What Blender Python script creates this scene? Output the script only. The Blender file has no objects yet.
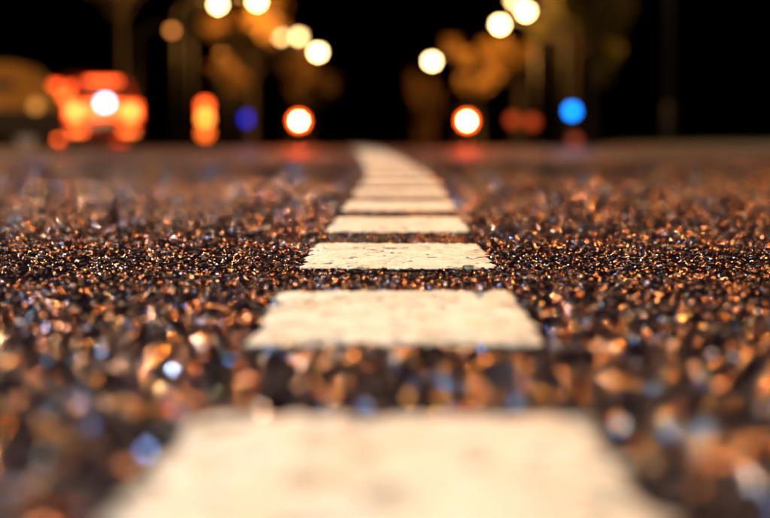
import bpy, bmesh, math, random
import numpy as np
from mathutils import Vector, Matrix

# ---------------------------------------------------------------- camera, world, exposure
scene = bpy.context.scene
COL = scene.collection
IMG_W, IMG_H, FPX = 770.0, 518.0, 2139.0          # photograph size, focal length in its pixels (100 mm on 36 mm)
CAM_H = 0.175
PITCH = math.atan(133.0 / FPX)
YAW = math.atan(18.0 / FPX)

cam_data = bpy.data.cameras.new('camera')
cam = bpy.data.objects.new('camera', cam_data)
COL.objects.link(cam)
cam_data.sensor_width = 36.0
cam_data.lens = 100.0
cam_data.clip_start = 0.05
cam_data.clip_end = 3000.0
cam.location = (0, 0, CAM_H)
cam.rotation_euler = (math.pi / 2 - PITCH, 0, YAW)
cam_data.dof.use_dof = True
cam_data.dof.focus_distance = 2.75
cam_data.dof.aperture_fstop = 3.4
cam_data.dof.aperture_blades = 9
cam_data.dof.aperture_rotation = 0.2
scene.camera = cam

world = bpy.data.worlds.new('World')
scene.world = world
world.use_nodes = True
wn = world.node_tree
bg = wn.nodes['Background']
sky = wn.nodes.new('ShaderNodeTexSky')
sky.sky_type = 'NISHITA'
sky.sun_disc = False
sky.sun_elevation = math.radians(-9.0)              # well after sunset
sky.sun_rotation = math.radians(160.0)
wn.links.new(sky.outputs[0], bg.inputs[0])
bg.inputs[1].default_value = 0.05

scene.view_settings.view_transform = 'Standard'
scene.view_settings.look = 'None'
scene.view_settings.exposure = 0.0
scene.view_settings.gamma = 1.0
cy = scene.cycles
cy.use_adaptive_sampling = False
cy.use_denoising = True
cy.denoiser = 'OPENIMAGEDENOISE'
cy.denoising_input_passes = 'RGB_ALBEDO_NORMAL'
cy.max_bounces = 4
cy.diffuse_bounces = 2
cy.glossy_bounces = 2
cy.transmission_bounces = 2
cy.sample_clamp_indirect = 4.0
cy.caustics_reflective = False
cy.caustics_refractive = False
cy.use_light_tree = True

random.seed(7)
rng = np.random.default_rng(11)

# ---------------------------------------------------------------- road shape
CURV = 0.00017                                      # the road rolls over a gentle crest, about 32 m ahead
def road_z(d):
    d = np.asarray(d, float)
    t = np.clip(d - 2.0, 0, 43.0)
    z = -CURV * t * t - 2 * CURV * 43.0 * np.clip(d - 45.0, 0, 95.0)
    t = np.clip(d - 34.0, 0, 22.0)                  # beyond the crest it drops a little faster
    z = z - 0.0008 * t * t - 0.0352 * np.clip(d - 56.0, 0, 84.0)
    return z - 0.05 * 60.0 * (1 - np.exp(-np.clip(d - 140.0, 0, None) / 60.0))
def line_x(d):
    d = np.clip(np.asarray(d, float), -1e4, 35.0)
    return -0.007 - 0.015 * np.clip(d - 7.0, 0, None) ** 1.2
def rz(d): return float(road_z(d))
def lx(d): return float(line_x(d))

_cm = Matrix.Rotation(YAW, 3, 'Z') @ Matrix.Rotation(math.pi / 2 - PITCH, 3, 'X')
def at(px, py, d):
    """the place d metres up the road that the photograph shows at this pixel"""
    v = _cm @ Vector(((px - IMG_W / 2) / FPX, -(py - IMG_H / 2) / FPX, -1.0))
    return Vector((0, 0, CAM_H)) + v * (d / v.y)

# ---------------------------------------------------------------- materials
MATS = {}
def nodes_of(name):
    m = bpy.data.materials.new(name)
    m.use_nodes = True
    nt = m.node_tree
    return m, nt, nt.nodes['Principled BSDF']
def add(nt, kind, **kw):
    n = nt.nodes.new(kind)
    for k, v in kw.items():
        setattr(n, k, v)
    return n
def ramp(nt, stops, interp='LINEAR'):
    r = nt.nodes.new('ShaderNodeValToRGB')
    cr = r.color_ramp
    cr.interpolation = interp
    while len(cr.elements) < len(stops):
        cr.elements.new(0.5)
    for e, (p, c) in zip(cr.elements, stops):
        e.position = p
        e.color = (*c, 1) if len(c) == 3 else c
    return r
def noise(nt, scale, detail=4, rough=0.55, vec=None):
    n = add(nt, 'ShaderNodeTexNoise')
    n.inputs['Scale'].default_value = scale
    n.inputs['Detail'].default_value = detail
    n.inputs['Roughness'].default_value = rough
    if vec is not None:
        nt.links.new(vec, n.inputs['Vector'])
    return n
def simple(name, c1, c2, scale=6.0, rough=0.6, metal=0.0, bump=0.0, spec=0.5, coat=0.0):
    if name in MATS:
        return MATS[name]
    m, nt, p = nodes_of(name)
    tc = add(nt, 'ShaderNodeTexCoord')
    n = noise(nt, scale, 5, 0.6, tc.outputs['Object'])
    r = ramp(nt, [(0.3, c1), (0.7, c2)])
    nt.links.new(n.outputs['Fac'], r.inputs['Fac'])
    nt.links.new(r.outputs['Color'], p.inputs['Base Color'])
    p.inputs['Roughness'].default_value = rough
    p.inputs['Metallic'].default_value = metal
    p.inputs['Specular IOR Level'].default_value = spec
    p.inputs['Coat Weight'].default_value = coat
    if bump:
        b = add(nt, 'ShaderNodeBump')
        b.inputs['Strength'].default_value = bump
        b.inputs['Distance'].default_value = 0.01
        nt.links.new(n.outputs['Fac'], b.inputs['Height'])
        nt.links.new(b.outputs['Normal'], p.inputs['Normal'])
    MATS[name] = m
    return m
def glow(name, color, strength, base=(0.02, 0.02, 0.02)):
    if name in MATS:
        return MATS[name]
    m, nt, p = nodes_of(name)
    p.inputs['Base Color'].default_value = (*base, 1)
    p.inputs['Roughness'].default_value = 0.3
    p.inputs['Emission Color'].default_value = (*color, 1)
    p.inputs['Emission Strength'].default_value = strength
    m.cycles.emission_sampling = 'NONE'
    MATS[name] = m
    return m

def mat_stone():
    m, nt, p = nodes_of('asphalt_aggregate')
    g = add(nt, 'ShaderNodeNewGeometry')
    w = add(nt, 'ShaderNodeTexWhiteNoise', noise_dimensions='1D')
    nt.links.new(g.outputs['Random Per Island'], w.inputs['W'])
    tc = add(nt, 'ShaderNodeTexCoord')
    r = ramp(nt, [(0.0, (0.002, 0.0015, 0.0024)), (0.6, (0.005, 0.0035, 0.0052)), (0.9, (0.010, 0.0065, 0.009)), (1.0, (0.04, 0.026, 0.03))])
    nt.links.new(w.outputs['Value'], r.inputs['Fac'])
    nt.links.new(r.outputs['Color'], p.inputs['Base Color'])
    # polished grains among dull and tarry ones
    w2 = add(nt, 'ShaderNodeTexWhiteNoise', noise_dimensions='1D')
    mul = add(nt, 'ShaderNodeMath', operation='MULTIPLY')
    nt.links.new(g.outputs['Random Per Island'], mul.inputs[0]); mul.inputs[1].default_value = 517.3
    nt.links.new(mul.outputs[0], w2.inputs['W'])
    rr = ramp(nt, [(0.0, (0.35,) * 3), (0.15, (0.55,) * 3), (1.0, (0.8,) * 3)])
    nt.links.new(w2.outputs['Value'], rr.inputs['Fac'])
    nt.links.new(rr.outputs['Color'], p.inputs['Roughness'])
    rs = ramp(nt, [(0.0, (0.25,) * 3), (0.10, (0.06,) * 3), (0.16, (0.0,) * 3), (1.0, (0.0,) * 3)])
    nt.links.new(w2.outputs['Value'], rs.inputs['Fac'])
    nt.links.new(rs.outputs['Color'], p.inputs['Specular IOR Level'])
    n = noise(nt, 420.0, 2, 0.5, tc.outputs['Object'])
    b = add(nt, 'ShaderNodeBump')
    b.inputs['Strength'].default_value = 0.25
    b.inputs['Distance'].default_value = 0.001
    nt.links.new(n.outputs['Fac'], b.inputs['Height'])
    nt.links.new(b.outputs['Normal'], p.inputs['Normal'])
    return m
def mat_fleck():
    """polished faces, the orange, white and blue of lamp glints put into their colour"""
    m, nt, p = nodes_of('glint_fleck')
    g = add(nt, 'ShaderNodeNewGeometry')
    w = add(nt, 'ShaderNodeTexWhiteNoise', noise_dimensions='1D')
    nt.links.new(g.outputs['Random Per Island'], w.inputs['W'])
    r = ramp(nt, [(0.0, (0.80, 0.27, 0.085)), (0.3, (0.85, 0.35, 0.13)), (0.55, (0.85, 0.44, 0.14)), (0.66, (0.85, 0.55, 0.36)), (0.78, (0.14, 0.36, 0.95)), (0.90, (0.36, 0.45, 0.78))], 'CONSTANT')  # orange and blue of the lamp glints painted as base colour
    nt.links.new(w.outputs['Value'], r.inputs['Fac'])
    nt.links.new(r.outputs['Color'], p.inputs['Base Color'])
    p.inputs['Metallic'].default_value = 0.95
    sp = add(nt, 'ShaderNodeSeparateColor')
    nt.links.new(w.outputs['Color'], sp.inputs[0])
    rr = ramp(nt, [(0.0, (0.10,) * 3), (0.5, (0.16,) * 3), (1.0, (0.28,) * 3)])
    nt.links.new(sp.outputs[1], rr.inputs['Fac'])
    nt.links.new(rr.outputs['Color'], p.inputs['Roughness'])
    return m
def mat_asphalt():
    m, nt, p = nodes_of('asphalt')
    tc = add(nt, 'ShaderNodeTexCoord')
    n = noise(nt, 90.0, 6, 0.7, tc.outputs['Object'])
    v = add(nt, 'ShaderNodeTexVoronoi')
    v.inputs['Scale'].default_value = 110.0
    nt.links.new(tc.outputs['Object'], v.inputs['Vector'])
    big = noise(nt, 0.6, 3, 0.5, tc.outputs['Object'])
    mx = add(nt, 'ShaderNodeMath', operation='MULTIPLY_ADD')
    nt.links.new(big.outputs['Fac'], mx.inputs[0]); mx.inputs[1].default_value = 0.5
    nt.links.new(n.outputs['Fac'], mx.inputs[2])
    r = ramp(nt, [(0.45, (0.006, 0.0043, 0.0075)), (1.0, (0.026, 0.018, 0.030))])
    nt.links.new(mx.outputs[0], r.inputs['Fac'])
    nt.links.new(r.outputs['Color'], p.inputs['Base Color'])
    p.inputs['Roughness'].default_value = 0.62
    p.inputs['Specular IOR Level'].default_value = 0.12
    b = add(nt, 'ShaderNodeBump')
    b.inputs['Strength'].default_value = 1.0
    b.inputs['Distance'].default_value = 0.008
    nt.links.new(v.outputs['Distance'], b.inputs['Height'])
    nt.links.new(b.outputs['Normal'], p.inputs['Normal'])
    return m
def mat_paint():
    m, nt, p = nodes_of('thermoplastic_line_paint')
    tc = add(nt, 'ShaderNodeTexCoord')
    n1 = noise(nt, 17.0, 8, 0.7, tc.outputs['Object'])
    n2 = noise(nt, 210.0, 4, 0.6, tc.outputs['Object'])
    r = ramp(nt, [(0.30, (0.24, 0.18, 0.11)), (0.43, (0.46, 0.42, 0.33)), (0.52, (0.53, 0.51, 0.44)), (0.7, (0.59, 0.585, 0.53))])
    nt.links.new(n1.outputs['Fac'], r.inputs['Fac'])
    r2 = ramp(nt, [(0.30, (0.40, 0.33, 0.26)), (0.46, (1, 1, 1))])
    nt.links.new(n2.outputs['Fac'], r2.inputs['Fac'])
    mx = add(nt, 'ShaderNodeMix', data_type='RGBA', blend_type='MULTIPLY')
    mx.inputs['Factor'].default_value = 0.8
    nt.links.new(r.outputs['Color'], mx.inputs['A'])
    nt.links.new(r2.outputs['Color'], mx.inputs['B'])
    nt.links.new(mx.outputs['Result'], p.inputs['Base Color'])
    p.inputs['Roughness'].default_value = 0.6
    b = add(nt, 'ShaderNodeBump')
    b.inputs['Strength'].default_value = 0.9
    b.inputs['Distance'].default_value = 0.003
    nt.links.new(n2.outputs['Fac'], b.inputs['Height'])
    nt.links.new(b.outputs['Normal'], p.inputs['Normal'])
    return m
M_STONE, M_ASPHALT, M_PAINT = mat_stone(), mat_asphalt(), mat_paint()
M_GRASS = simple('verge_grass', (0.035, 0.05, 0.012), (0.09, 0.10, 0.03), 3.0, 0.8, bump=0.4, spec=0.08)
M_BLADE = simple('grass_blade', (0.05, 0.07, 0.015), (0.12, 0.13, 0.04), 9.0, 0.6)
M_KERB = simple('kerb_concrete', (0.16, 0.15, 0.13), (0.26, 0.24, 0.21), 14.0, 0.9, bump=0.5, spec=0.08)
M_STEEL = simple('lamp_post_steel', (0.007, 0.007, 0.0075), (0.012, 0.012, 0.012), 8.0, 0.6)
M_BLACK = simple('black_housing', (0.012, 0.012, 0.013), (0.018, 0.018, 0.018), 20.0, 0.6, spec=0.1)
M_BARK = simple('bark', (0.015, 0.011, 0.008), (0.04, 0.03, 0.022), 7.0, 0.9, bump=1.0)
M_LEAF = simple('leaf_yellowish', (0.08, 0.085, 0.014), (0.15, 0.13, 0.03), 1.2, 0.55)
M_LEAF2 = simple('leaf_lamplit', (0.11, 0.062, 0.012), (0.19, 0.10, 0.022), 1.2, 0.55)  # the lamps' orange light is put into the leaf colour
M_GLASS = simple('dark_car_glass', (0.01, 0.01, 0.012), (0.014, 0.014, 0.016), 2.0, 0.3)
M_RUBBER = simple('tyre_rubber', (0.012, 0.012, 0.012), (0.025, 0.025, 0.025), 30.0, 0.8)
M_RIM = simple('wheel_alloy', (0.3, 0.3, 0.3), (0.4, 0.4, 0.4), 12.0, 0.35, 0.9)
M_PLATE = simple('plate_white', (0.6, 0.6, 0.58), (0.7, 0.7, 0.68), 12.0, 0.5)

# ---------------------------------------------------------------- mesh helpers
def link(name, me, mat=None, parent=None, kind=None, label=None):
    o = bpy.data.objects.new(name, me)
    COL.objects.link(o)
    if mat is not None and me is not None and not me.materials:
        me.materials.append(mat)
    if parent is not None:
        o.parent = parent
    if kind:
        o['kind'] = kind
    if label:
        o['label'] = label
    return o
def np_mesh(name, verts, faces):
    """faces: list of int arrays of shape (n, k)"""
    me = bpy.data.meshes.new(name)
    verts = np.asarray(verts, np.float32)
    me.vertices.add(len(verts))
    me.vertices.foreach_set('co', verts.ravel())
    loops = np.concatenate([f.ravel() for f in faces]).astype(np.int32)
    tot = np.concatenate([np.full(len(f), f.shape[1], np.int32) for f in faces])
    start = np.concatenate([[0], np.cumsum(tot)[:-1]]).astype(np.int32)
    me.loops.add(len(loops))
    me.loops.foreach_set('vertex_index', loops)
    me.polygons.add(len(tot))
    me.polygons.foreach_set('loop_start', start)
    me.polygons.foreach_set('loop_total', tot)
    me.update(calc_edges=True)
    return me
def bm_mesh(name, bm, smooth=False):
    me = bpy.data.meshes.new(name)
    bm.normal_update()
    bm.to_mesh(me)
    bm.free()
    if smooth:
        for p in me.polygons:
            p.use_smooth = True
    return me
def box(bm, c, s, bevel=0.0):
    r = bmesh.ops.create_cube(bm, size=1.0, matrix=Matrix.Translation(c) @ Matrix.Diagonal((*s, 1)))
    if bevel:
        es = list({e for v in r['verts'] for e in v.link_edges})
        bmesh.ops.bevel(bm, geom=es, offset=bevel, segments=2, affect='EDGES', profile=0.5)
def tube(bm, pts, radii, seg=10, caps=True):
    rings = []
    up = Vector((0.13, 0.31, 1)).normalized()
    for i, p in enumerate(pts):
        p = Vector(p)
        a = Vector(pts[max(i - 1, 0)]); b = Vector(pts[min(i + 1, len(pts) - 1)])
        t = (b - a).normalized()
        u = t.cross(up)
        if u.length < 1e-3:
            u = t.cross(Vector((1, 0, 0)))
        u.normalize(); v = t.cross(u)
        rings.append([bm.verts.new(p + (u * math.cos(2 * math.pi * k / seg) + v * math.sin(2 * math.pi * k / seg)) * radii[i]) for k in range(seg)])
    for r0, r1 in zip(rings, rings[1:]):
        for k in range(seg):
            bm.faces.new((r0[k], r0[(k + 1) % seg], r1[(k + 1) % seg], r1[k]))
    if caps:
        bm.faces.new(rings[0][::-1]); bm.faces.new(rings[-1])
def ellipsoid(bm, c, s, u=16, v=10):
    bmesh.ops.create_uvsphere(bm, u_segments=u, v_segments=v, radius=1.0, matrix=Matrix.Translation(c) @ Matrix.Diagonal((*s, 1)))
def part(name, build, mat, parent, smooth=False, label=None):
    bm = bmesh.new()
    build(bm)
    return link(name, bm_mesh(name, bm, smooth), mat, parent, label=label)
def thing(name, label, cat, loc, rotz=0.0, group=None):
    o = link(name, None)
    o.location = loc
    o.rotation_euler = (0, 0, rotz)
    o['label'] = label
    o['category'] = cat
    if group:
        o['group'] = group
    return o
def fbm(x, y, scale, octaves=4, seed=0):
    """smooth value noise in 0..1"""
    r = np.random.default_rng(seed)
    out = np.zeros_like(x); amp = 1.0; tot = 0.0
    for o in range(octaves):
        n = 256
        g = r.random((n, n))
        fx = x * scale * 2 ** o + 37.1 * o; fy = y * scale * 2 ** o + 11.7 * o
        ix = np.floor(fx).astype(int); iy = np.floor(fy).astype(int)
        tx = fx - ix; ty = fy - iy
        tx = tx * tx * (3 - 2 * tx); ty = ty * ty * (3 - 2 * ty)
        a = g[ix % n, iy % n]; b = g[(ix + 1) % n, iy % n]; c = g[ix % n, (iy + 1) % n]; d = g[(ix + 1) % n, (iy + 1) % n]
        out += amp * ((a * (1 - tx) + b * tx) * (1 - ty) + (c * (1 - tx) + d * tx) * ty)
        tot += amp; amp *= 0.5
    return out / tot

# ---------------------------------------------------------------- setting: ground, road, kerbs
ROAD_L, ROAD_R = -7.6, 4.4                        # road edges, measured from the painted line
def strip(name, dd, offs, zoff, mat, parent=None, kind='structure'):
    dd = np.asarray(dd, float); offs = np.asarray(offs, float)
    D, O = np.meshgrid(dd, offs, indexing='ij')
    X = line_x(D) + O
    Z = road_z(D) + np.broadcast_to(np.asarray(zoff, float), O.shape)
    V = np.stack([X, D, Z], -1).reshape(-1, 3)
    n, m = D.shape
    idx = np.arange(n * m).reshape(n, m)
    F = np.stack([idx[:-1, :-1], idx[:-1, 1:], idx[1:, 1:], idx[1:, :-1]], -1).reshape(-1, 4)
    o = link(name, np_mesh(name, V, [F]), mat, parent, kind)
    return o
dd_road = np.concatenate([np.arange(-30, 0, 2.0), np.arange(0, 30, 0.5), np.arange(30, 260, 4.0)])
road = strip('road', dd_road, np.linspace(ROAD_L, ROAD_R, 30), 0.0, M_ASPHALT)
road['label'] = 'dark glinting asphalt road rolling over a low crest'
dd_g = np.concatenate([np.arange(-30, 160, 2.0), np.arange(160, 2000, 40.0)])
ground = strip('ground', dd_g, np.concatenate([[-900, -300, -100], np.linspace(-40, 40, 41), [100, 300, 900]]), -0.06, M_GRASS)
ground['label'] = 'dark grassy ground on both sides of the road'
strip('verge', dd_g[:110], np.linspace(ROAD_R + 0.15, ROAD_R + 9, 14), 0.03, M_GRASS)['label'] = 'grass verge lit amber beyond the kerb'
strip('verge', dd_g[:110], np.linspace(ROAD_L - 9, ROAD_L - 0.15, 14), 0.03, M_GRASS)['label'] = 'dark grass verge beside the queue of cars'
def kerb_run(x0, label):
    """a row of one-metre kerb stones"""
    k = thing('kerb', label, 'kerb', (0, 0, 0)); k['kind'] = 'structure'
    bm = bmesh.new(); box(bm, (0, 0, 0), (0.15, 0.985, 0.22), 0.012)
    me = bm_mesh('kerb_stone', bm)
    for i in range(5, 70):
        d = i + 0.5
        s = link('kerb_stone', me, M_KERB, k)
        s.location = (lx(d) + x0, d, rz(d) - 0.062 + random.uniform(-0.003, 0.003))
        s.rotation_euler = (-math.atan(2 * CURV * max(0, d - 2)), 0, math.atan((lx(d - .5) - lx(d + .5))))
kerb_run(ROAD_R + 0.075, 'pale concrete kerb along the lit grass verge')
kerb_run(ROAD_L - 0.075, 'concrete kerb on the side where cars queue')

# grass blades on the lit verge (only the part that can be seen)
n = 26000
d = 9 + 42 * rng.random(n) ** 1.2; o = ROAD_R + 0.17 + rng.random(n) ** 1.6 * 5.0
bx = line_x(d) + o; bz = road_z(d) + 0.028
ang = rng.random(n) * 6.283; h = 0.03 + 0.05 * rng.random(n); w = 0.004 + 0.004 * rng.random(n)
lean = (rng.random((n, 2)) - .5) * 0.05
V = np.empty((n, 3, 3)); V[:, 0] = np.stack([bx - np.cos(ang) * w, d - np.sin(ang) * w, bz], 1)
V[:, 1] = np.stack([bx + np.cos(ang) * w, d + np.sin(ang) * w, bz], 1)
V[:, 2] = np.stack([bx + lean[:, 0], d + lean[:, 1], bz + h], 1)
g = link('grass', np_mesh('grass', V.reshape(-1, 3), [np.arange(n * 3).reshape(n, 3)]), M_BLADE, None, 'stuff')
g['label'] = 'short amber-lit grass behind the kerb'; g['category'] = 'grass'

# ---------------------------------------------------------------- painted dashes
DASH_W, DASH_L, PERIOD, FIRST_FAR = 0.242, 0.525, 0.905, 1.262
dashes = []                                          # (near, far)
for k in range(40):
    far = FIRST_FAR + PERIOD * k
    near = far - DASH_L
    if k >= 1:                                       # the second dash starts 1.69 m ahead
        near, far = 1.69 + PERIOD * (k - 1), 1.69 + PERIOD * (k - 1) + DASH_L
    dashes.append((near, far))
ORD = ['first', 'second', 'third', 'fourth', 'fifth', 'sixth', 'seventh', 'eighth']
def dash_keep(x, d, near, far, seed):
    """>0 inside the ragged, worn outline; x is measured from the line's middle"""
    e = np.minimum(np.minimum(DASH_W / 2 - np.abs(x), d - near), far - d)
    rag = (fbm(x + 3, d, 38.0, 5, seed) - 0.5) * 0.032
    return e + rag
def make_dash(k, near, far):
    res = 0.0032 if k < 4 else (0.005 if k < 7 else 0.012)
    mx = 0.01
    xs = np.arange(-DASH_W / 2 - mx, DASH_W / 2 + mx + res / 2, res)
    ds = np.arange(near - mx, far + mx + res / 2, res)
    X, D = np.meshgrid(xs, ds, indexing='ij')
    jx = (rng.random(X.shape) - .5) * res * 0.6; jd = (rng.random(X.shape) - .5) * res * 0.6
    X = X + jx; D = D + jd
    inner = dash_keep(X, D, near, far, 100 + k)
    keep = inner > 0
    pit = fbm(X * 1.0 + 9, D * 1.0, 70.0, 3, 200 + k) > 0.262
    keep &= pit | (k > 6)
    lump = fbm(X + 5, D, 90.0, 3, 300 + k)
    Z = 0.0040 + 0.0045 * (lump - .4) + 0.0016 * (fbm(X, D, 300.0, 2, 400 + k) - .5)
    Z = 0.0008 + (Z - 0.0008) * np.clip(inner / 0.012, 0, 1)            # the film thins out towards its rim
    V = np.stack([line_x(D) + X, D, road_z(D) + Z], -1).reshape(-1, 3)
    n, m = X.shape
    idx = np.arange(n * m).reshape(n, m)
    F = np.stack([idx[:-1, :-1], idx[1:, :-1], idx[1:, 1:], idx[:-1, 1:]], -1).reshape(-1, 4)
    kf = keep.reshape(-1)[F].all(1)
    F = F[kf]
    # walls round every open edge, so that the paint has thickness
    E = np.concatenate([F[:, [0, 1]], F[:, [1, 2]], F[:, [2, 3]], F[:, [3, 0]]])
    key = np.sort(E, 1); key = key[:, 0].astype(np.int64) * (n * m) + key[:, 1]
    _, inv, cnt = np.unique(key, return_inverse=True, return_counts=True)
    B = E[cnt[inv] == 1]
    low = V.copy(); low[:, 2] -= 0.0065
    V = np.concatenate([V, low])
    W = np.stack([B[:, 1], B[:, 0], B[:, 0] + n * m, B[:, 1] + n * m], 1)
    used = np.unique(np.concatenate([F.ravel(), W.ravel()]))
    remap = np.full(len(V), -1); remap[used] = np.arange(len(used))
    me = np_mesh('lane_dash', V[used], [remap[F], remap[W]])
    me.polygons.foreach_set('use_smooth', np.concatenate([np.ones(len(F), bool), np.zeros(len(W), bool)]))
    o = link('lane_dash', me, M_PAINT, road)
    if k < 8:
        o['label'] = 'cream painted lane dash, %s from the camera' % ORD[k]
    return o
for k, (a, b) in enumerate(dashes):
    make_dash(k, a, b)

# ---------------------------------------------------------------- loose-faced aggregate of the near road
def stones(bands):
    VV, QF, PF = [], [], []
    base = 0
    NS = 5
    for (d0, d1, s, hk, m0, m1) in bands:          # m0..m1: margins beyond the strip in view
        ds = np.arange(d0, d1, s)
        hw = 0.20 * d1 + m1
        os_ = np.arange(-hw, hw, s)
        D, O = np.meshgrid(ds, os_, indexing='ij')
        D = D + (np.arange(O.shape[1]) % 2)[None, :] * s * 0.5
        D = (D + (rng.random(D.shape) - .5) * s * 0.8).ravel()
        O = (O + (rng.random(O.shape) - .5) * s * 0.8).ravel()
        ok = (np.abs(O) < 0.20 * D + m1) & (np.abs(O) >= 0.20 * D * (m0 > 0) + m0) & (rng.random(len(D)) < np.clip((13.0 - D) / 7.5, 0, 1))   # grains thin out with distance
        D, O = D[ok], O[ok]
        inside = np.zeros(len(D), bool)
        for k, (a, b) in enumerate(dashes):
            sel = (D > a - .02) & (D < b + .02) & (np.abs(O) < DASH_W / 2 + .02)
            if sel.any():
                kk = dash_keep(O[sel], D[sel], a, b, 100 + k) > s * 0.35
                inside[np.where(sel)[0][kk]] = True
        D, O = D[~inside], O[~inside]
        n = len(D)
        r = s * (0.36 + 0.42 * rng.random(n) ** 1.5)
        h = np.minimum(r, 0.006) * hk * (0.35 + 0.75 * rng.random(n))
        cx = line_x(D) + O; cz = road_z(D)
        a0 = rng.random(n) * 6.283
        asp = 0.7 + 0.6 * rng.random(n)
        tilt = np.abs(rng.normal(0, 0.17, n)); ta = rng.random(n) * 6.283
        tx = np.tan(tilt) * np.cos(ta); ty = np.tan(tilt) * np.sin(ta)
        ring = np.empty((n, 2 * NS, 3))
        for k in range(NS):
            an = a0 + 6.283 * (k + 0.5 * (rng.random(n) - .5)) / NS
            rr = r * (0.8 + 0.4 * rng.random(n))
            ux = np.cos(an) * rr * asp; uy = np.sin(an) * rr
            ring[:, k] = np.stack([cx + ux, D + uy, cz - 0.002], 1)
            q = 0.45 + 0.35 * rng.random(n)
            zx = ux * q; zy = uy * q
            ring[:, NS + k] = np.stack([cx + zx, D + zy, cz + h + tx * zx + ty * zy], 1)
        VV.append(ring.reshape(-1, 3))
        st = base + np.arange(n) * 2 * NS
        for k in range(NS):
            k2 = (k + 1) % NS
            QF.append(np.stack([st + k, st + k2, st + NS + k2, st + NS + k], 1))
        PF.append(st[:, None] + NS + np.arange(NS)[None, :])
        base += n * 2 * NS
    return np_mesh('asphalt_gravel', np.concatenate(VV), [np.concatenate(QF), np.concatenate(PF)])
me = stones([(0.80, 1.6, 0.0080, 0.55, 0, .12), (1.6, 3.6, 0.0067, 0.6, 0, .12), (3.6, 5.0, 0.0090, 0.55, 0, .12), (5.0, 7.6, 0.0135, 0.5, 0, .12), (7.6, 13.0, 0.022, 0.4, 0, .12),
             (0.50, 5.5, 0.0170, 0.50, .12, .80), (5.5, 12.0, 0.032, 0.40, .12, 1.0)])
gravel = link('asphalt_gravel', me, M_STONE, road, 'stuff', 'dark stone grains bound in the asphalt')
def flecks(bands):
    VV, QF, PF = [], [], []
    base = 0
    NS = 5
    for (d0, d1, dens, size) in bands:
        hw = 0.20 * d1 + 0.75
        n = int((d1 - d0) * 2 * hw * dens)
        D = d0 + (d1 - d0) * rng.random(n); O = (rng.random(n) * 2 - 1) * hw
        ok = np.abs(O) < 0.20 * D + 0.75
        for k, (a, b) in enumerate(dashes):
            sel = (D > a - .02) & (D < b + .02) & (np.abs(O) < DASH_W / 2 + .02)
            if sel.any():
                i = np.where(sel)[0]
                ok[i[dash_keep(O[i], D[i], a, b, 100 + k) > -size * 0.3]] = False
        D, O = D[ok], O[ok]; n = len(D)
        r = size * 0.5 * (0.6 + 0.8 * rng.random(n))
        c = np.stack([line_x(D) + O, D, road_z(D) + r * 0.45 + 0.0008], 1)
        tilt = np.radians(9 + 54 * rng.random(n)); az = np.radians(rng.normal(0, 38, n)) - math.pi / 2  # faces turned towards the camera so that they glint
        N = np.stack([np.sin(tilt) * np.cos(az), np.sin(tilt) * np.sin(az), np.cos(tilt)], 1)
        U = np.cross(N, np.array([0, 0, 1.0])); U /= np.linalg.norm(U, axis=1)[:, None]
        W = np.cross(N, U)
        a0 = rng.random(n) * 6.283
        ring = np.empty((n, 2 * NS, 3))
        for k in range(NS):
            an = a0 + 6.283 * (k + 0.5 * (rng.random(n) - .5)) / NS
            rr = r * (0.75 + 0.5 * rng.random(n))
            e = U * (np.cos(an) * rr)[:, None] + W * (np.sin(an) * rr)[:, None]
            ring[:, NS + k] = c + e
            ring[:, k] = c + e * 1.15 - N * (r * 0.9)[:, None]
        VV.append(ring.reshape(-1, 3))
        st = base + np.arange(n) * 2 * NS
        for k in range(NS):
            k2 = (k + 1) % NS
            QF.append(np.stack([st + k, st + k2, st + NS + k2, st + NS + k], 1))
        PF.append(st[:, None] + NS + np.arange(NS)[None, :])
        base += n * 2 * NS
    me = np_mesh('glint_gravel', np.concatenate(VV), [np.concatenate(QF), np.concatenate(PF)])
    nq = sum(len(q) for q in QF); npf = sum(len(q) for q in PF)
    me.materials.append(mat_fleck()); me.materials.append(M_STONE)      # polished glint-coloured top, dark stone sides
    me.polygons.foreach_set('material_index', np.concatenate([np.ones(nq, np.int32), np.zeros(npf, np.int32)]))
    return me
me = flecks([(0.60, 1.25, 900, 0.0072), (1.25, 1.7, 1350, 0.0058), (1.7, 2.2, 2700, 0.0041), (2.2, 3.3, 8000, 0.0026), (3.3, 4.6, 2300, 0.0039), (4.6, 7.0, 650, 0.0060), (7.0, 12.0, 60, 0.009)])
link('glint_gravel', me, None, road, 'stuff', 'polished grains tinted with orange and blue lamp glints in the asphalt')

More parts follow.
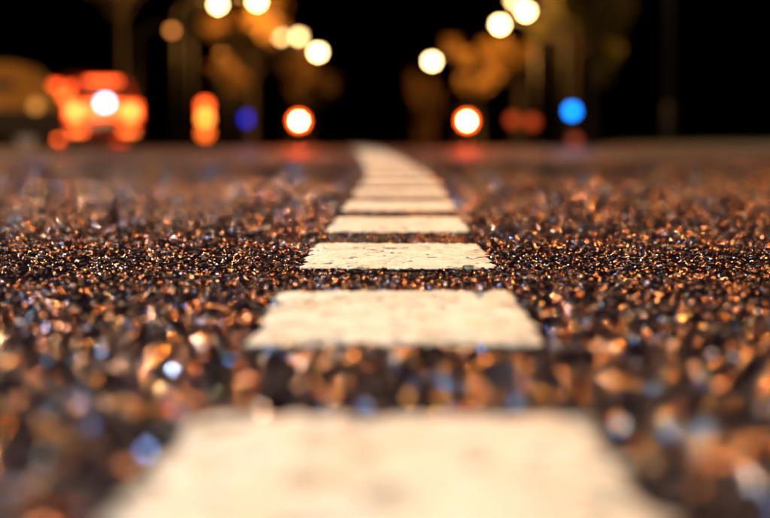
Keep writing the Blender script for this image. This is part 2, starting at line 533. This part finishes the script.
# ---------------------------------------------------------------- street lamps
SODIUM = (1.0, 0.44, 0.12)
def lamp_light(loc, color, energy, parent, radius=0.0):
    l = bpy.data.lights.new('lamp_light', 'POINT')
    l.color = color; l.energy = energy; l.shadow_soft_size = radius
    o = bpy.data.objects.new('lamp_light', l)
    COL.objects.link(o)
    o.parent = parent
    o.location = loc
    return o
def beam_light(loc, color, energy, parent):
    """the forward beam of a lit sign or signal"""
    l = bpy.data.lights.new('beam_light', 'SPOT')
    l.color = color; l.energy = energy; l.shadow_soft_size = 0.0
    l.spot_size = math.radians(4.5); l.spot_blend = 0.5
    o = bpy.data.objects.new('beam_light', l)
    COL.objects.link(o)
    o.parent = parent; o.location = loc
    here = Vector(parent.location) + Vector(loc)
    o.rotation_euler = (Vector((0, 6.0, 0)) - here).to_track_quat('-Z', 'Y').to_euler()
    return o
def street_lamp(head, ground, side, label, lens, size, light=None, group='street lamps along the road', arm=1.6):
    """head: where the luminaire hangs; side: -1 or 1, the side of the road its pole stands on"""
    edge = lx(head.y) + (ROAD_R + 0.45 if side > 0 else ROAD_L - 0.45)
    arm = max(arm, side * (edge - head.x))          # the pole stands off the carriageway
    base = Vector((head.x + side * arm, head.y, ground))
    t = thing('street_lamp', label, 'street lamp', base, 0, group)
    H = head.z - ground
    top = H + size * 0.6
    part('pole_base', lambda bm: tube(bm, [(0, 0, -0.3), (0, 0, 0.9), (0, 0, 1.0)], [0.11, 0.11, 0.08], 12), M_STEEL, t, True)
    part('pole', lambda bm: tube(bm, [(0, 0, 0.95), (0, 0, top - 0.8)], [0.075, 0.055], 12), M_STEEL, t, True)
    def arm_b(bm):
        pts = [(0, 0, top - 0.85)]
        for i in range(1, 7):
            a = i / 6 * math.pi / 2
            pts.append((-side * 0.8 * (1 - math.cos(a)) , 0, top - 0.85 + 0.85 * math.sin(a)))
        pts.append((-side * arm, 0, top))
        tube(bm, pts, [0.05] * 7 + [0.035], 10)
    part('arm', arm_b, M_STEEL, t, True)
    hs = part('housing', lambda bm: ellipsoid(bm, (-side * arm, 0, H + size * 0.48), (size * 0.62, size * 0.45, size * 0.20)), M_STEEL, t, True)
    hs2 = part('lens', lambda bm: ellipsoid(bm, (0, 0, 0), (size * 0.5, size * 0.5, size * 0.46), 20, 12), lens, t, True)
    hs2.location = (-side * arm, 0, H)
    if light:
        lamp_light((-side * arm, -size * 0.2, H - size * 0.75), light[0], light[1], t)
    return t
G_WHITE = glow('sodium_lens_bright', (1.0, 0.64, 0.26), 34.0)
G_CREAM = glow('sodium_lens_cream', (1.0, 0.58, 0.24), 12.0)
G_AMBER = glow('sodium_lens_amber', (1.0, 0.42, 0.10), 9.0)
G_DIM = glow('sodium_lens_dim', (1.0, 0.32, 0.06), 4.2)
G_NEAR = glow('lamp_lens_near', (1.0, 0.6, 0.25), 30.0)
G_LED = glow('lamp_lens_led', (1.0, 0.86, 0.66), 30.0)
far_lamps = [
    (218, 4, 84, -1, G_WHITE, .34, 900, 'bright street lamp at the top edge, left of the golden tree crown'),
    (257, 1, 90, -1, G_WHITE, .38, 2200, 'bright street lamp at the top edge, above the golden tree crown'),
    (273, 20, 104, -1, G_DIM, .46, 0, 'dim orange street lamp just above the pair of touching lamps'),
    (281, 36, 106, -1, G_CREAM, .40, 900, 'pale orange street lamp, left one of the two touching lamps'),
    (299, 36, 112, -1, G_CREAM, .42, 900, 'pale orange street lamp, right one of the two touching lamps'),
    (318, 52, 118, -1, G_WHITE, .46, 1100, 'bright street lamp lowest and innermost of the row over the queue side'),
    (172, 30, 96, -1, G_DIM, .30, 0, 'small dim orange street lamp standing alone, leftmost of all'),
    (515, 0, 84, 1, G_CREAM, .36, 500, 'street lamp cut by the top edge above the blue road sign side'),
    (526, 11, 88, 1, G_WHITE, .36, 1000, 'bright street lamp, rightmost of the three clustered near the top edge'),
    (500, 24, 96, 1, G_WHITE, .40, 3000, 'bright street lamp over the orange-lit tree crown'),
    (491, 46, 108, 1, G_DIM, .40, 0, 'very dim orange street lamp in front of the orange-lit crown'),
    (432, 61, 128, 1, G_WHITE, .50, 450, 'single bright street lamp above the brown post-like tree'),
]
for px, py, dd, sd, mt, sz, en, lb in far_lamps:
    hd = at(px, py, dd)
    street_lamp(hd, rz(dd) + 0.05, sd, lb, mt, sz, ((1.0, 0.42, 0.08), en * 1.5) if en else None)
near_lamps = [
    (-3.6, -2.4, 7.5, -1, G_LED, (0.82, 0.98, 1.0), 4000, 'white street lamp standing behind the viewer'),
    (2.2, 3.6, 7.5, 1, G_NEAR, SODIUM, 1400, 'added amber street lamp nearest the painted line, above the picture'),  # unseen lamp added to make the road flecks glint
    (-3.8, 5.0, 7.5, -1, G_NEAR, SODIUM, 1800, 'added amber street lamp across the road from the nearest one, above the picture'),  # also added out of view, so more fleck faces catch amber
    (2.4, 10.5, 7.5, 1, G_NEAR, SODIUM, 2600, 'second added amber street lamp on the verge side, above the picture'),  # unseen, put in for the glints farther up the road
    (-4.2, 14.0, 7.5, -1, G_NEAR, (1.0, 0.93, 0.95), 3000, 'added white street lamp of the queue side, above the picture'),  # added out of view to whiten the far dashes and road
    (-8.2, 38.0, 7.5, -1, G_NEAR, SODIUM, 5000, 'added amber street lamp over the van and the bus, above the picture'),  # unseen lamp added to brighten the van and queueing vehicles
    (5.2, 27.0, 7.5, 1, G_NEAR, SODIUM, 1200, 'amber street lamp over the lit verge, above the picture'),
    (4.8, 45.0, 7.8, 1, G_NEAR, SODIUM, 1500, 'street lamp whose dark pole stands beyond the blue sign'),
]
for x, dd, h, sd, mt, c, en, lb in near_lamps:
    street_lamp(Vector((x + (lx(dd) if dd > 0 else 0), dd, rz(dd) + h)), rz(dd) + 0.05, sd, lb, mt, 0.42, (c, en))

# ---------------------------------------------------------------- traffic signals with the red lit
G_RED_CORE = glow('signal_red_core', (1.0, 0.21, 0.07), 420.0)
G_RED_HALO = glow('signal_red_halo', (1.0, 0.075, 0.006), 16.0)  # wide, dimmer lens glow imitates a red halo round the core
def traffic_signal(px, py, d, label):
    c = at(px, py, d)
    gz = rz(d) + 0.05
    t = thing('traffic_signal', label, 'traffic light', (c.x, d, gz), 0, 'red traffic signals')
    H = c.z - gz
    part('pole', lambda bm: tube(bm, [(0, 0.18, -0.2), (0, 0.18, H + 0.3)], [0.06, 0.06], 12), M_STEEL, t, True)
    def head(bm):
        box(bm, (0, 0.05, H - 0.68), (0.68, 0.2, 2.06), 0.03)
    hd = part('signal_head', head, M_BLACK, t)
    part('backboard', lambda bm: box(bm, (0, 0.165, H - 0.68), (1.0, 0.02, 2.4), 0.008), M_BLACK, t)
    for i, (mcore, mrim) in enumerate([(G_RED_CORE, G_RED_HALO), (M_BLACK, M_BLACK), (M_BLACK, M_BLACK)]):
        z = H - 0.68 * i
        nm = ('red_lens', 'amber_lens', 'green_lens')[i]
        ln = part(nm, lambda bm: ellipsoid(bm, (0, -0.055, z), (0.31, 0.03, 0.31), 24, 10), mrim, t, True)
        part('lens_core', lambda bm: ellipsoid(bm, (0, -0.075, z), (0.125, 0.03, 0.125), 20, 10), mcore, ln, True)
        def visor(bm):
            m = 14
            for k in range(m):
                a0 = math.pi * (-0.08 + 1.16 * k / m); a1 = math.pi * (-0.08 + 1.16 * (k + 1) / m)
                q = [(math.cos(a) * r, y, z + math.sin(a) * r) for a, r, y in ((a0, .32, -.05), (a1, .32, -.05), (a1, .33, -.27), (a0, .33, -.27))]
                bm.faces.new([bm.verts.new(v) for v in q])
        part('visor', visor, M_BLACK, t)
    beam_light((0, -0.35, H), (1.0, 0.08, 0.02), 110000, t)
    return t
traffic_signal(299, 121, 98, 'red traffic signal glowing left of the painted line')
traffic_signal(467, 121, 98, 'red traffic signal glowing right of the painted line')

# ---------------------------------------------------------------- round blue lit signs and a blue-white lantern
def round_sign(px, py, d, mat, label, light, r=0.24):
    c = at(px, py, d); gz = rz(d) + 0.05
    t = thing('road_sign', label, 'road sign', (c.x, d, gz), 0, 'round blue lit signs')
    H = c.z - gz
    part('post', lambda bm: tube(bm, [(0, 0.08, -0.2), (0, 0.08, H + r)], [0.035, 0.035], 10), M_STEEL, t, True)
    def ring(bm):
        bmesh.ops.create_cone(bm, cap_ends=True, segments=36, radius1=r * 1.12, radius2=r * 1.12, depth=0.07,
                              matrix=Matrix.Translation((0, 0.005, H)) @ Matrix.Rotation(math.pi / 2, 4, 'X'))
    part('casing', ring, M_BLACK, t)
    part('disc', lambda bm: ellipsoid(bm, (0, -0.03, H), (r, 0.03, r), 28, 10), mat, t, True)
    beam_light((0, -0.4, H), light[0], light[1], t)
G_BLUE = glow('sign_blue_bright', (0.0, 0.22, 1.0), 9.0)
G_BLUE_DIM = glow('sign_blue_dim', (0.0, 0.03, 1.0), 2.3)
round_sign(572, 111, 70, G_BLUE, 'bright blue round lit sign on a post beside the verge', ((0.15, 0.35, 1.0), 4000), 0.17)
round_sign(248, 119, 118, G_BLUE_DIM, 'dim deep blue round lit sign left of the red signal', ((0.1, 0.2, 1.0), 9000), 0.27)
c = at(105, 103, 42); gz = rz(42) + 0.02
t = thing('post_lantern', 'blue-white lantern on a short post among the red tail lights', 'lantern', (c.x, 42, gz))
H = c.z - gz
part('post', lambda bm: tube(bm, [(0, 0, -0.2), (0, 0, H - 0.16)], [0.05, 0.035], 10), M_STEEL, t, True)
part('cap', lambda bm: tube(bm, [(0, 0, H + 0.10), (0, 0, H + 0.15), (0, 0, H + 0.2)], [0.16, 0.14, 0.02], 14), M_STEEL, t, True)
part('globe', lambda bm: ellipsoid(bm, (0, 0, H), (0.115, 0.115, 0.115)), glow('lantern_blue_white', (0.55, 0.72, 1.0), 12.0), t, True)
part('collar', lambda bm: tube(bm, [(0, 0, H - 0.18), (0, 0, H - 0.09)], [0.05, 0.09], 12), M_STEEL, t, True)

# ---------------------------------------------------------------- warning light stack
def beacon(px, d, label):
    gz = rz(d) + 0.0
    x = at(px, 120, d).x
    t = thing('warning_light', label, 'warning light', (x, d, gz))
    part('foot', lambda bm: box(bm, (0, 0, 0.05), (0.7, 0.4, 0.1), 0.02), M_RUBBER, t)
    zt = at(px, 98, d).z - gz
    part('post', lambda bm: tube(bm, [(0, 0.14, 0.08), (0, 0.14, zt + 0.2)], [0.035, 0.035], 10), M_STEEL, t, True)
    for py, nm, mt, r in ((106, 'red_lamp', glow('beacon_red', (1.0, 0.09, 0.012), 7.0), 6.0), (118, 'amber_lamp', glow('beacon_amber', (1.0, 0.22, 0.025), 8.0), 6.0), (133, 'orange_lamp', glow('beacon_orange', (1.0, 0.14, 0.015), 4.0), 6.0)):
        z = at(px, py, d).z - gz; R = r / FPX * d
        l = part(nm, lambda bm: ellipsoid(bm, (0, 0, z), (R, R * 0.6, R)), mt, t, True)
        part('lamp_casing', lambda bm: box(bm, (0, R * 0.75, z), (R * 2.3, R * 0.8, R * 2.3), 0.02), M_BLACK, l)
beacon(205, 48, 'post with stacked red and amber warning lamps, standing alone')

# ---------------------------------------------------------------- cars
def car(px, d, rot, label, paint, tail, L=4.3, W=1.8, Hh=1.5, group=None, lights=True):
    x = at(px, 120, d).x
    t = thing('car', label, 'car', (x, d, rz(d)), rot, group)
    prof = [(0, .32), (0.02, .62), (.06, .95), (.35, 1.0), (L - 1.25, .98), (L - .25, .78), (L, .62), (L, .3)]
    def loft(bm, prof, w0, inset):
        rows = []
        for (y, z) in prof:
            w = w0 / 2 - inset(z)
            rows.append((bm.verts.new((-w, y, z)), bm.verts.new((w, y, z))))
        for a, b in zip(rows, rows[1:] + rows[:1]):
            bm.faces.new((a[0], a[1], b[1], b[0]))
        bm.faces.new([r[0] for r in rows]); bm.faces.new([r[1] for r in rows[::-1]])
        bmesh.ops.recalc_face_normals(bm, faces=bm.faces)
    def body(bm):
        loft(bm, prof, W, lambda z: 0.02 if z < .9 else 0.05)
        bmesh.ops.bevel(bm, geom=list(bm.edges), offset=0.06, segments=3, affect='EDGES', clamp_overlap=True)
    part('body', body, paint, t, True)
    cab = [(.1, .97), (.42, Hh - .05), (.75, Hh), (L * .55, Hh - .01), (L - 1.45, .98)]
    def cabin(bm):
        loft(bm, cab, W - 0.1, lambda z: (z - .95) * 0.34)
        bmesh.ops.bevel(bm, geom=list(bm.edges), offset=0.05, segments=2, affect='EDGES', clamp_overlap=True)
    part('cabin', cabin, paint, t, True)
    def pane(pts):
        def f(bm):
            vs = [bm.verts.new(p) for p in pts]
            bm.faces.new(vs)
            r = bmesh.ops.extrude_face_region(bm, geom=bm.faces[:])
            nrm = (Vector(pts[1]) - Vector(pts[0])).cross(Vector(pts[2]) - Vector(pts[1])).normalized() * 0.02
            for v in [e for e in r['geom'] if isinstance(e, bmesh.types.BMVert)]:
                v.co += nrm
            bmesh.ops.recalc_face_normals(bm, faces=bm.faces)
        return f
    hw = W / 2 - .05
    z0, z1 = 1.03, Hh - .1
    def yb(z): return .1 + (z - .97) / (Hh - 1.02) * .32 - 0.006
    part('rear_window', pane([(-hw + .16, yb(z0), z0), (hw - .16, yb(z0), z0), (hw - .26, yb(z1), z1), (-hw + .26, yb(z1), z1)]), M_GLASS, t)
    for s in (-1, 1):
        def sx(z): return s * (hw - (z - .95) * .34 + 0.004)
        ya, yc = .55, L - 1.62
        part('side_window', pane([(sx(z0), ya, z0), (sx(z0), yc, z0), (sx(z1), yc - .75, z1), (sx(z1), ya + .1, z1)][::s]), M_GLASS, t)
        part('door_mirror', lambda bm: box(bm, (s * (W / 2 + .04), L - 1.75, 1.03), (.16, .1, .12), .03), M_BLACK, t)
        for y in (.75, L - .85):
            wl = link('wheel', None, None, t)
            wl.location = (s * (W / 2 - .1), y, .31)
            def tyre(bm):
                bmesh.ops.create_cone(bm, cap_ends=True, segments=24, radius1=.31, radius2=.31, depth=.2, matrix=Matrix.Rotation(math.pi / 2, 4, 'Y'))
                bmesh.ops.bevel(bm, geom=[e for e in bm.edges if len(e.link_faces) == 2 and e.calc_face_angle() > .8], offset=.03, segments=2, affect='EDGES')
            part('tyre', tyre, M_RUBBER, wl, True)
            part('rim', lambda bm: bmesh.ops.create_cone(bm, cap_ends=True, segments=20, radius1=.2, radius2=.19, depth=.215, matrix=Matrix.Rotation(math.pi / 2, 4, 'Y')), M_RIM, wl)
        m1, m2, m3 = tail[:3]
        tl = part('tail_light', lambda bm: box(bm, (s * (W / 2 - .2), .012, .86), (.34, .09, .34), .03), m1, t)
        part('brake_bulb', lambda bm: ellipsoid(bm, (s * (W / 2 - .2), -.03, .84), (.12, .02, .12)), m2, tl, True)
        part('rear_bumper_lamp', lambda bm: box(bm, (s * (W / 2 - .25), -.005, .42), (.3, .05, .14), .015), m3, t)  # glows by itself for the orange light at bumper height
    part('light_bar', lambda bm: box(bm, (0, .02, .9), (W - .82, .07, .34), .015), tail[3], t)
    part('high_brake_light', lambda bm: box(bm, (0, yb(z1 + .05) - .01, z1 + .05), (.7, .05, .1), .01), tail[3], t)
    part('bumper', lambda bm: box(bm, (0, .03, .33), (W - .1, .16, .16), .04), M_BLACK, t)
    part('number_plate', lambda bm: box(bm, (0, .0, .62), (.52, .05, .11), .008), M_PLATE, t)
    return t
P_RED = simple('car_paint_red_glow', (0.40, 0.03, 0.012), (0.44, 0.035, 0.014), 3.0, 0.55)  # red body colour helps fill in the tail lamps' red glow
T_A = (glow('tail_red', (1.0, 0.08, 0.008), 6.0), glow('brake_orange', (1.0, 0.20, 0.035), 9.0), glow('tail_orange', (1.0, 0.15, 0.02), 6.0), glow('tail_bar', (1.0, 0.09, 0.010), 6.0), glow('brake_high', (1.0, 0.11, 0.02), 6.0))
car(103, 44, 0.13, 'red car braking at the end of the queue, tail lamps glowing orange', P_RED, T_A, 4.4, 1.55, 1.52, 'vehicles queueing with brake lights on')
def bus(px, d, label):
    x = at(px, 120, d).x
    t = thing('bus', label, 'bus', (x, d, rz(d)), 0.15, 'vehicles queueing with brake lights on')
    W, Hb, L = 2.35, at(px, 80, d).z - rz(d), 8.5
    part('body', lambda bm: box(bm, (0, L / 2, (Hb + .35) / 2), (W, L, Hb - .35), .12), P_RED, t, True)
    part('rear_window', lambda bm: box(bm, (0.0, -.005, Hb * .63), (W * .5, .05, .5), .02), M_GLASS, t)
    part('engine_grille', lambda bm: box(bm, (0, -.008, Hb * .27), (W * .45, .05, .4), .015), M_BLACK, t)
    part('bumper', lambda bm: box(bm, (0, -.03, .42), (W, .2, .22), .05), M_BLACK, t)
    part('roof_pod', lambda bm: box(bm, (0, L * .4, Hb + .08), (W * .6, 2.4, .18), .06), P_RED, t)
    for k in range(5):
        part('marker_light', lambda bm: box(bm, (-W / 2 + .2 + k * (W - .4) / 4, -.01, Hb - .17 - k * .05), (.3, .08, .16), .02), T_A[0], t)
    for s_ in (-1, 1):
        xx = s_ * (W / 2 - .2)
        c = part('tail_light', lambda bm: box(bm, (xx, -.01, Hb * .55), (.32, .08, 1.15), .03), T_A[0], t)
        part('brake_bulb', lambda bm: ellipsoid(bm, (xx, -.05, Hb * .42), (.12, .03, .12)), T_A[1], c, True)
        part('indicator_bulb', lambda bm: ellipsoid(bm, (xx, -.05, Hb * .68), (.12, .03, .12)), T_A[4], c, True)
        part('glow_fill_strip', lambda bm: box(bm, (s_ * .42, -.012, Hb * .82), (.8, .06, .3), .02), T_A[3], t)  # glowing strips added to fill gaps in the red glow
        for y in (1.9, 6.6):
            wl = link('wheel', None, None, t); wl.location = (s_ * (W / 2 - .16), y, .47)
            part('tyre', lambda bm: bmesh.ops.create_cone(bm, cap_ends=True, segments=26, radius1=.47, radius2=.47, depth=.28, matrix=Matrix.Rotation(math.pi / 2, 4, 'Y')), M_RUBBER, wl)
            part('rim', lambda bm: bmesh.ops.create_cone(bm, cap_ends=True, segments=20, radius1=.28, radius2=.26, depth=.3, matrix=Matrix.Rotation(math.pi / 2, 4, 'Y')), M_RIM, wl)
        for k in range(4):
            part('side_window', lambda bm: box(bm, (s_ * W / 2, 1.4 + k * 1.75, Hb * .68), (.04, 1.5, .75), .015), M_GLASS, t)
bus(88, 66, 'red bus with glowing tail lamp columns ahead of the braking car')
G_MARK = glow('marker_red', (1.0, 0.09, 0.006), 0.7)
G_MARK_DIM = glow('marker_red_dim', (1.0, 0.10, 0.02), 0.45)
def marker_post(px, py, d, mat, label, r=0.11):
    c = at(px, py, d); gz = rz(d)
    t = thing('marker_post', label, 'marker post', (c.x, d, gz), 0, 'road-side marker posts with red lamps')
    H = c.z - gz
    part('post', lambda bm: tube(bm, [(0, .05, 0), (0, .05, H + r * 1.4)], [.05, .04], 10), M_BLACK, t, True)
    part('foot', lambda bm: box(bm, (0, .05, .03), (.3, .3, .06), .015), M_RUBBER, t)
    l = part('red_lamp', lambda bm: ellipsoid(bm, (0, -.02, H), (r, .04, r)), mat, t, True)
    part('lamp_casing', lambda bm: tube(bm, [(0, .0, H), (0, .06, H)], [r * 1.12, r * 1.05], 18), M_BLACK, l)
marker_post(513, 120, 40, G_MARK, 'left one of two dim red lamps on posts right of the signal')
marker_post(532, 122, 39, G_MARK, 'right one of two dim red lamps on posts right of the signal')
marker_post(575, 141, 33, G_MARK_DIM, 'faintest red lamp, low on a post under the blue sign', 0.09)

# ---------------------------------------------------------------- van at the left edge
def van(px, d, label):
    x = at(px, 120, d).x
    t = thing('van', label, 'van', (x, d, rz(d)), 0.0)
    # seen from the side: nose towards the road
    Lh = 4.9
    P = simple('van_paint_ochre', (0.14, 0.08, 0.016), (0.17, 0.095, 0.02), 3.0, 0.5)
    zt = at(px, 63, d).z - rz(d)
    prof = [(-Lh / 2, .45), (-Lh / 2, zt - .12), (-Lh / 2 + .15, zt), (Lh / 2 - 1.25, zt), (Lh / 2 - .95, zt - .1), (Lh / 2 - .45, zt - .8), (Lh / 2, zt - 1.0), (Lh / 2, .45)]
    def body(bm):
        a = [bm.verts.new((p[0], 0, p[1])) for p in prof]; b = [bm.verts.new((p[0], 1.9, p[1])) for p in prof]
        for i in range(len(prof)):
            j = (i + 1) % len(prof)
            bm.faces.new((a[i], a[j], b[j], b[i]))
        bm.faces.new(a[::-1]); bm.faces.new(b)
        bmesh.ops.recalc_face_normals(bm, faces=bm.faces)
        bmesh.ops.bevel(bm, geom=list(bm.edges), offset=.07, segments=3, affect='EDGES', clamp_overlap=True)
    part('body', body, P, t, True)
    zw0, zw1 = at(px, 89, d).z - rz(d), at(px, 80, d).z - rz(d)
    for x0, x1 in ((-2.2, -1.0), (-.9, .2), (.3, 1.25)):
        part('side_window', lambda bm: box(bm, ((x0 + x1) / 2, -.004, (zw0 + zw1) / 2), (x1 - x0, .03, zw1 - zw0), .01), M_GLASS, t)
    zs = at(px, 109, d).z - rz(d)
    part('side_skirt', lambda bm: box(bm, (0, -.012, (zs + .4) / 2), (Lh - .05, .06, zs - .4), .02), M_BLACK, t)
    for y in (0.08, 1.82):
        for wx in (-1.55, 1.5):
            wl = link('wheel', None, None, t); wl.location = (wx, y, .34)
            part('tyre', lambda bm: bmesh.ops.create_cone(bm, cap_ends=True, segments=24, radius1=.34, radius2=.34, depth=.22, matrix=Matrix.Rotation(math.pi / 2, 4, 'X')), M_RUBBER, wl)
            part('rim', lambda bm: bmesh.ops.create_cone(bm, cap_ends=True, segments=20, radius1=.2, radius2=.2, depth=.235, matrix=Matrix.Rotation(math.pi / 2, 4, 'X')), M_RIM, wl)
    part('headlight', lambda bm: box(bm, (Lh / 2 - .04, .18, .85), (.12, .3, .2), .03), M_GLASS, t)
    part('parking_lamp', lambda bm: ellipsoid(bm, (at(36, 106, d).x - x, -.04, at(36, 106, d).z - rz(d)), (.12, .03, .12)), glow('parking_amber', (1.0, 0.4, 0.06), 1.2), t, True)
van(-42, 47, 'ochre van with dark windows parked side-on at the left picture edge')

# ---------------------------------------------------------------- trees
def tree(px, py, d, rx, rzz, label, leafmat, n=1300, leaf=0.34, name='street_tree', trunk_r=0.16):
    c = at(px, py, d); gz = rz(d) - 0.02
    t = thing(name, label, 'tree', (c.x, d, gz), 0, 'trees along the road')
    H = c.z - gz
    r = random.Random(int(px * 7 + py))
    def trunk(bm):
        tube(bm, [(0, 0, -.2), (r.uniform(-.05, .05), 0, H * .35), (r.uniform(-.12, .12), .05, H * .7), (r.uniform(-.1, .1), 0, H + rzz * .4)], [trunk_r * 1.25, trunk_r, trunk_r * .7, trunk_r * .2], 10)
        for i in range(9):
            a = r.uniform(0, 6.28); z0 = H - rzz * r.uniform(.2, .9)
            z0 = max(z0, H * .35)
            e = Vector((math.cos(a) * rx * .75, math.sin(a) * rx * .75, z0 + r.uniform(.4, 1.0) * rzz * .7))
            tube(bm, [(0, 0, z0), (e.x * .45, e.y * .45, z0 + (e.z - z0) * .6), tuple(e)], [trunk_r * .45, trunk_r * .28, trunk_r * .08], 6)
    part('trunk', trunk, M_BARK, t, True)
    g = np.random.default_rng(int(px * 3 + py))
    k = 8
    cc = g.normal(0, 1, (k, 3)); cc /= np.linalg.norm(cc, axis=1)[:, None]
    cc *= (g.random((k, 1)) ** .5) * np.array([rx, rx, rzz]) * 1.05
    w = g.integers(0, k, n)
    p = cc[w] + g.normal(0, 1, (n, 3)) * np.array([rx, rx, rzz]) * .10
    u = g.normal(0, 1, (n, 3)); u /= np.linalg.norm(u, axis=1)[:, None]
    v = np.cross(u, g.normal(0, 1, (n, 3))); v /= np.linalg.norm(v, axis=1)[:, None]
    s = leaf * (.6 + .8 * g.random((n, 1)))
    V = np.stack([p - u * s * .5, p + v * s * .28, p + u * s * .5, p - v * s * .28], 1) + np.array([0, 0, H])
    me = np_mesh('crown', V.reshape(-1, 3), [np.arange(n * 4).reshape(n, 4)])
    link('crown', me, leafmat, t)
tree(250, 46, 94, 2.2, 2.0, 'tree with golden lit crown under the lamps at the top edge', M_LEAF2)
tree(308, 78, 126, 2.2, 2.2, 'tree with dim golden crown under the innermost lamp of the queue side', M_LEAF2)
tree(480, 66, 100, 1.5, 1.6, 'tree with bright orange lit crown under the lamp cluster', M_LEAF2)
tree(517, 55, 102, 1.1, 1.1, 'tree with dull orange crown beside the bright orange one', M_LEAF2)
tree(575, 15, 90, 2.3, 2.3, 'tree with yellow-green crown at the top edge above the blue sign', M_LEAF)
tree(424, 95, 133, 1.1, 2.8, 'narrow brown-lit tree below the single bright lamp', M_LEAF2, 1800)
tree(592, 20, 74, 1.2, 2.4, 'dark tree whose straight trunk stands right of the blue sign', M_LEAF, 1500)
tree(120, -30, 88, 2.6, 2.6, 'dark tree behind the queue of cars', M_LEAF, 1800)
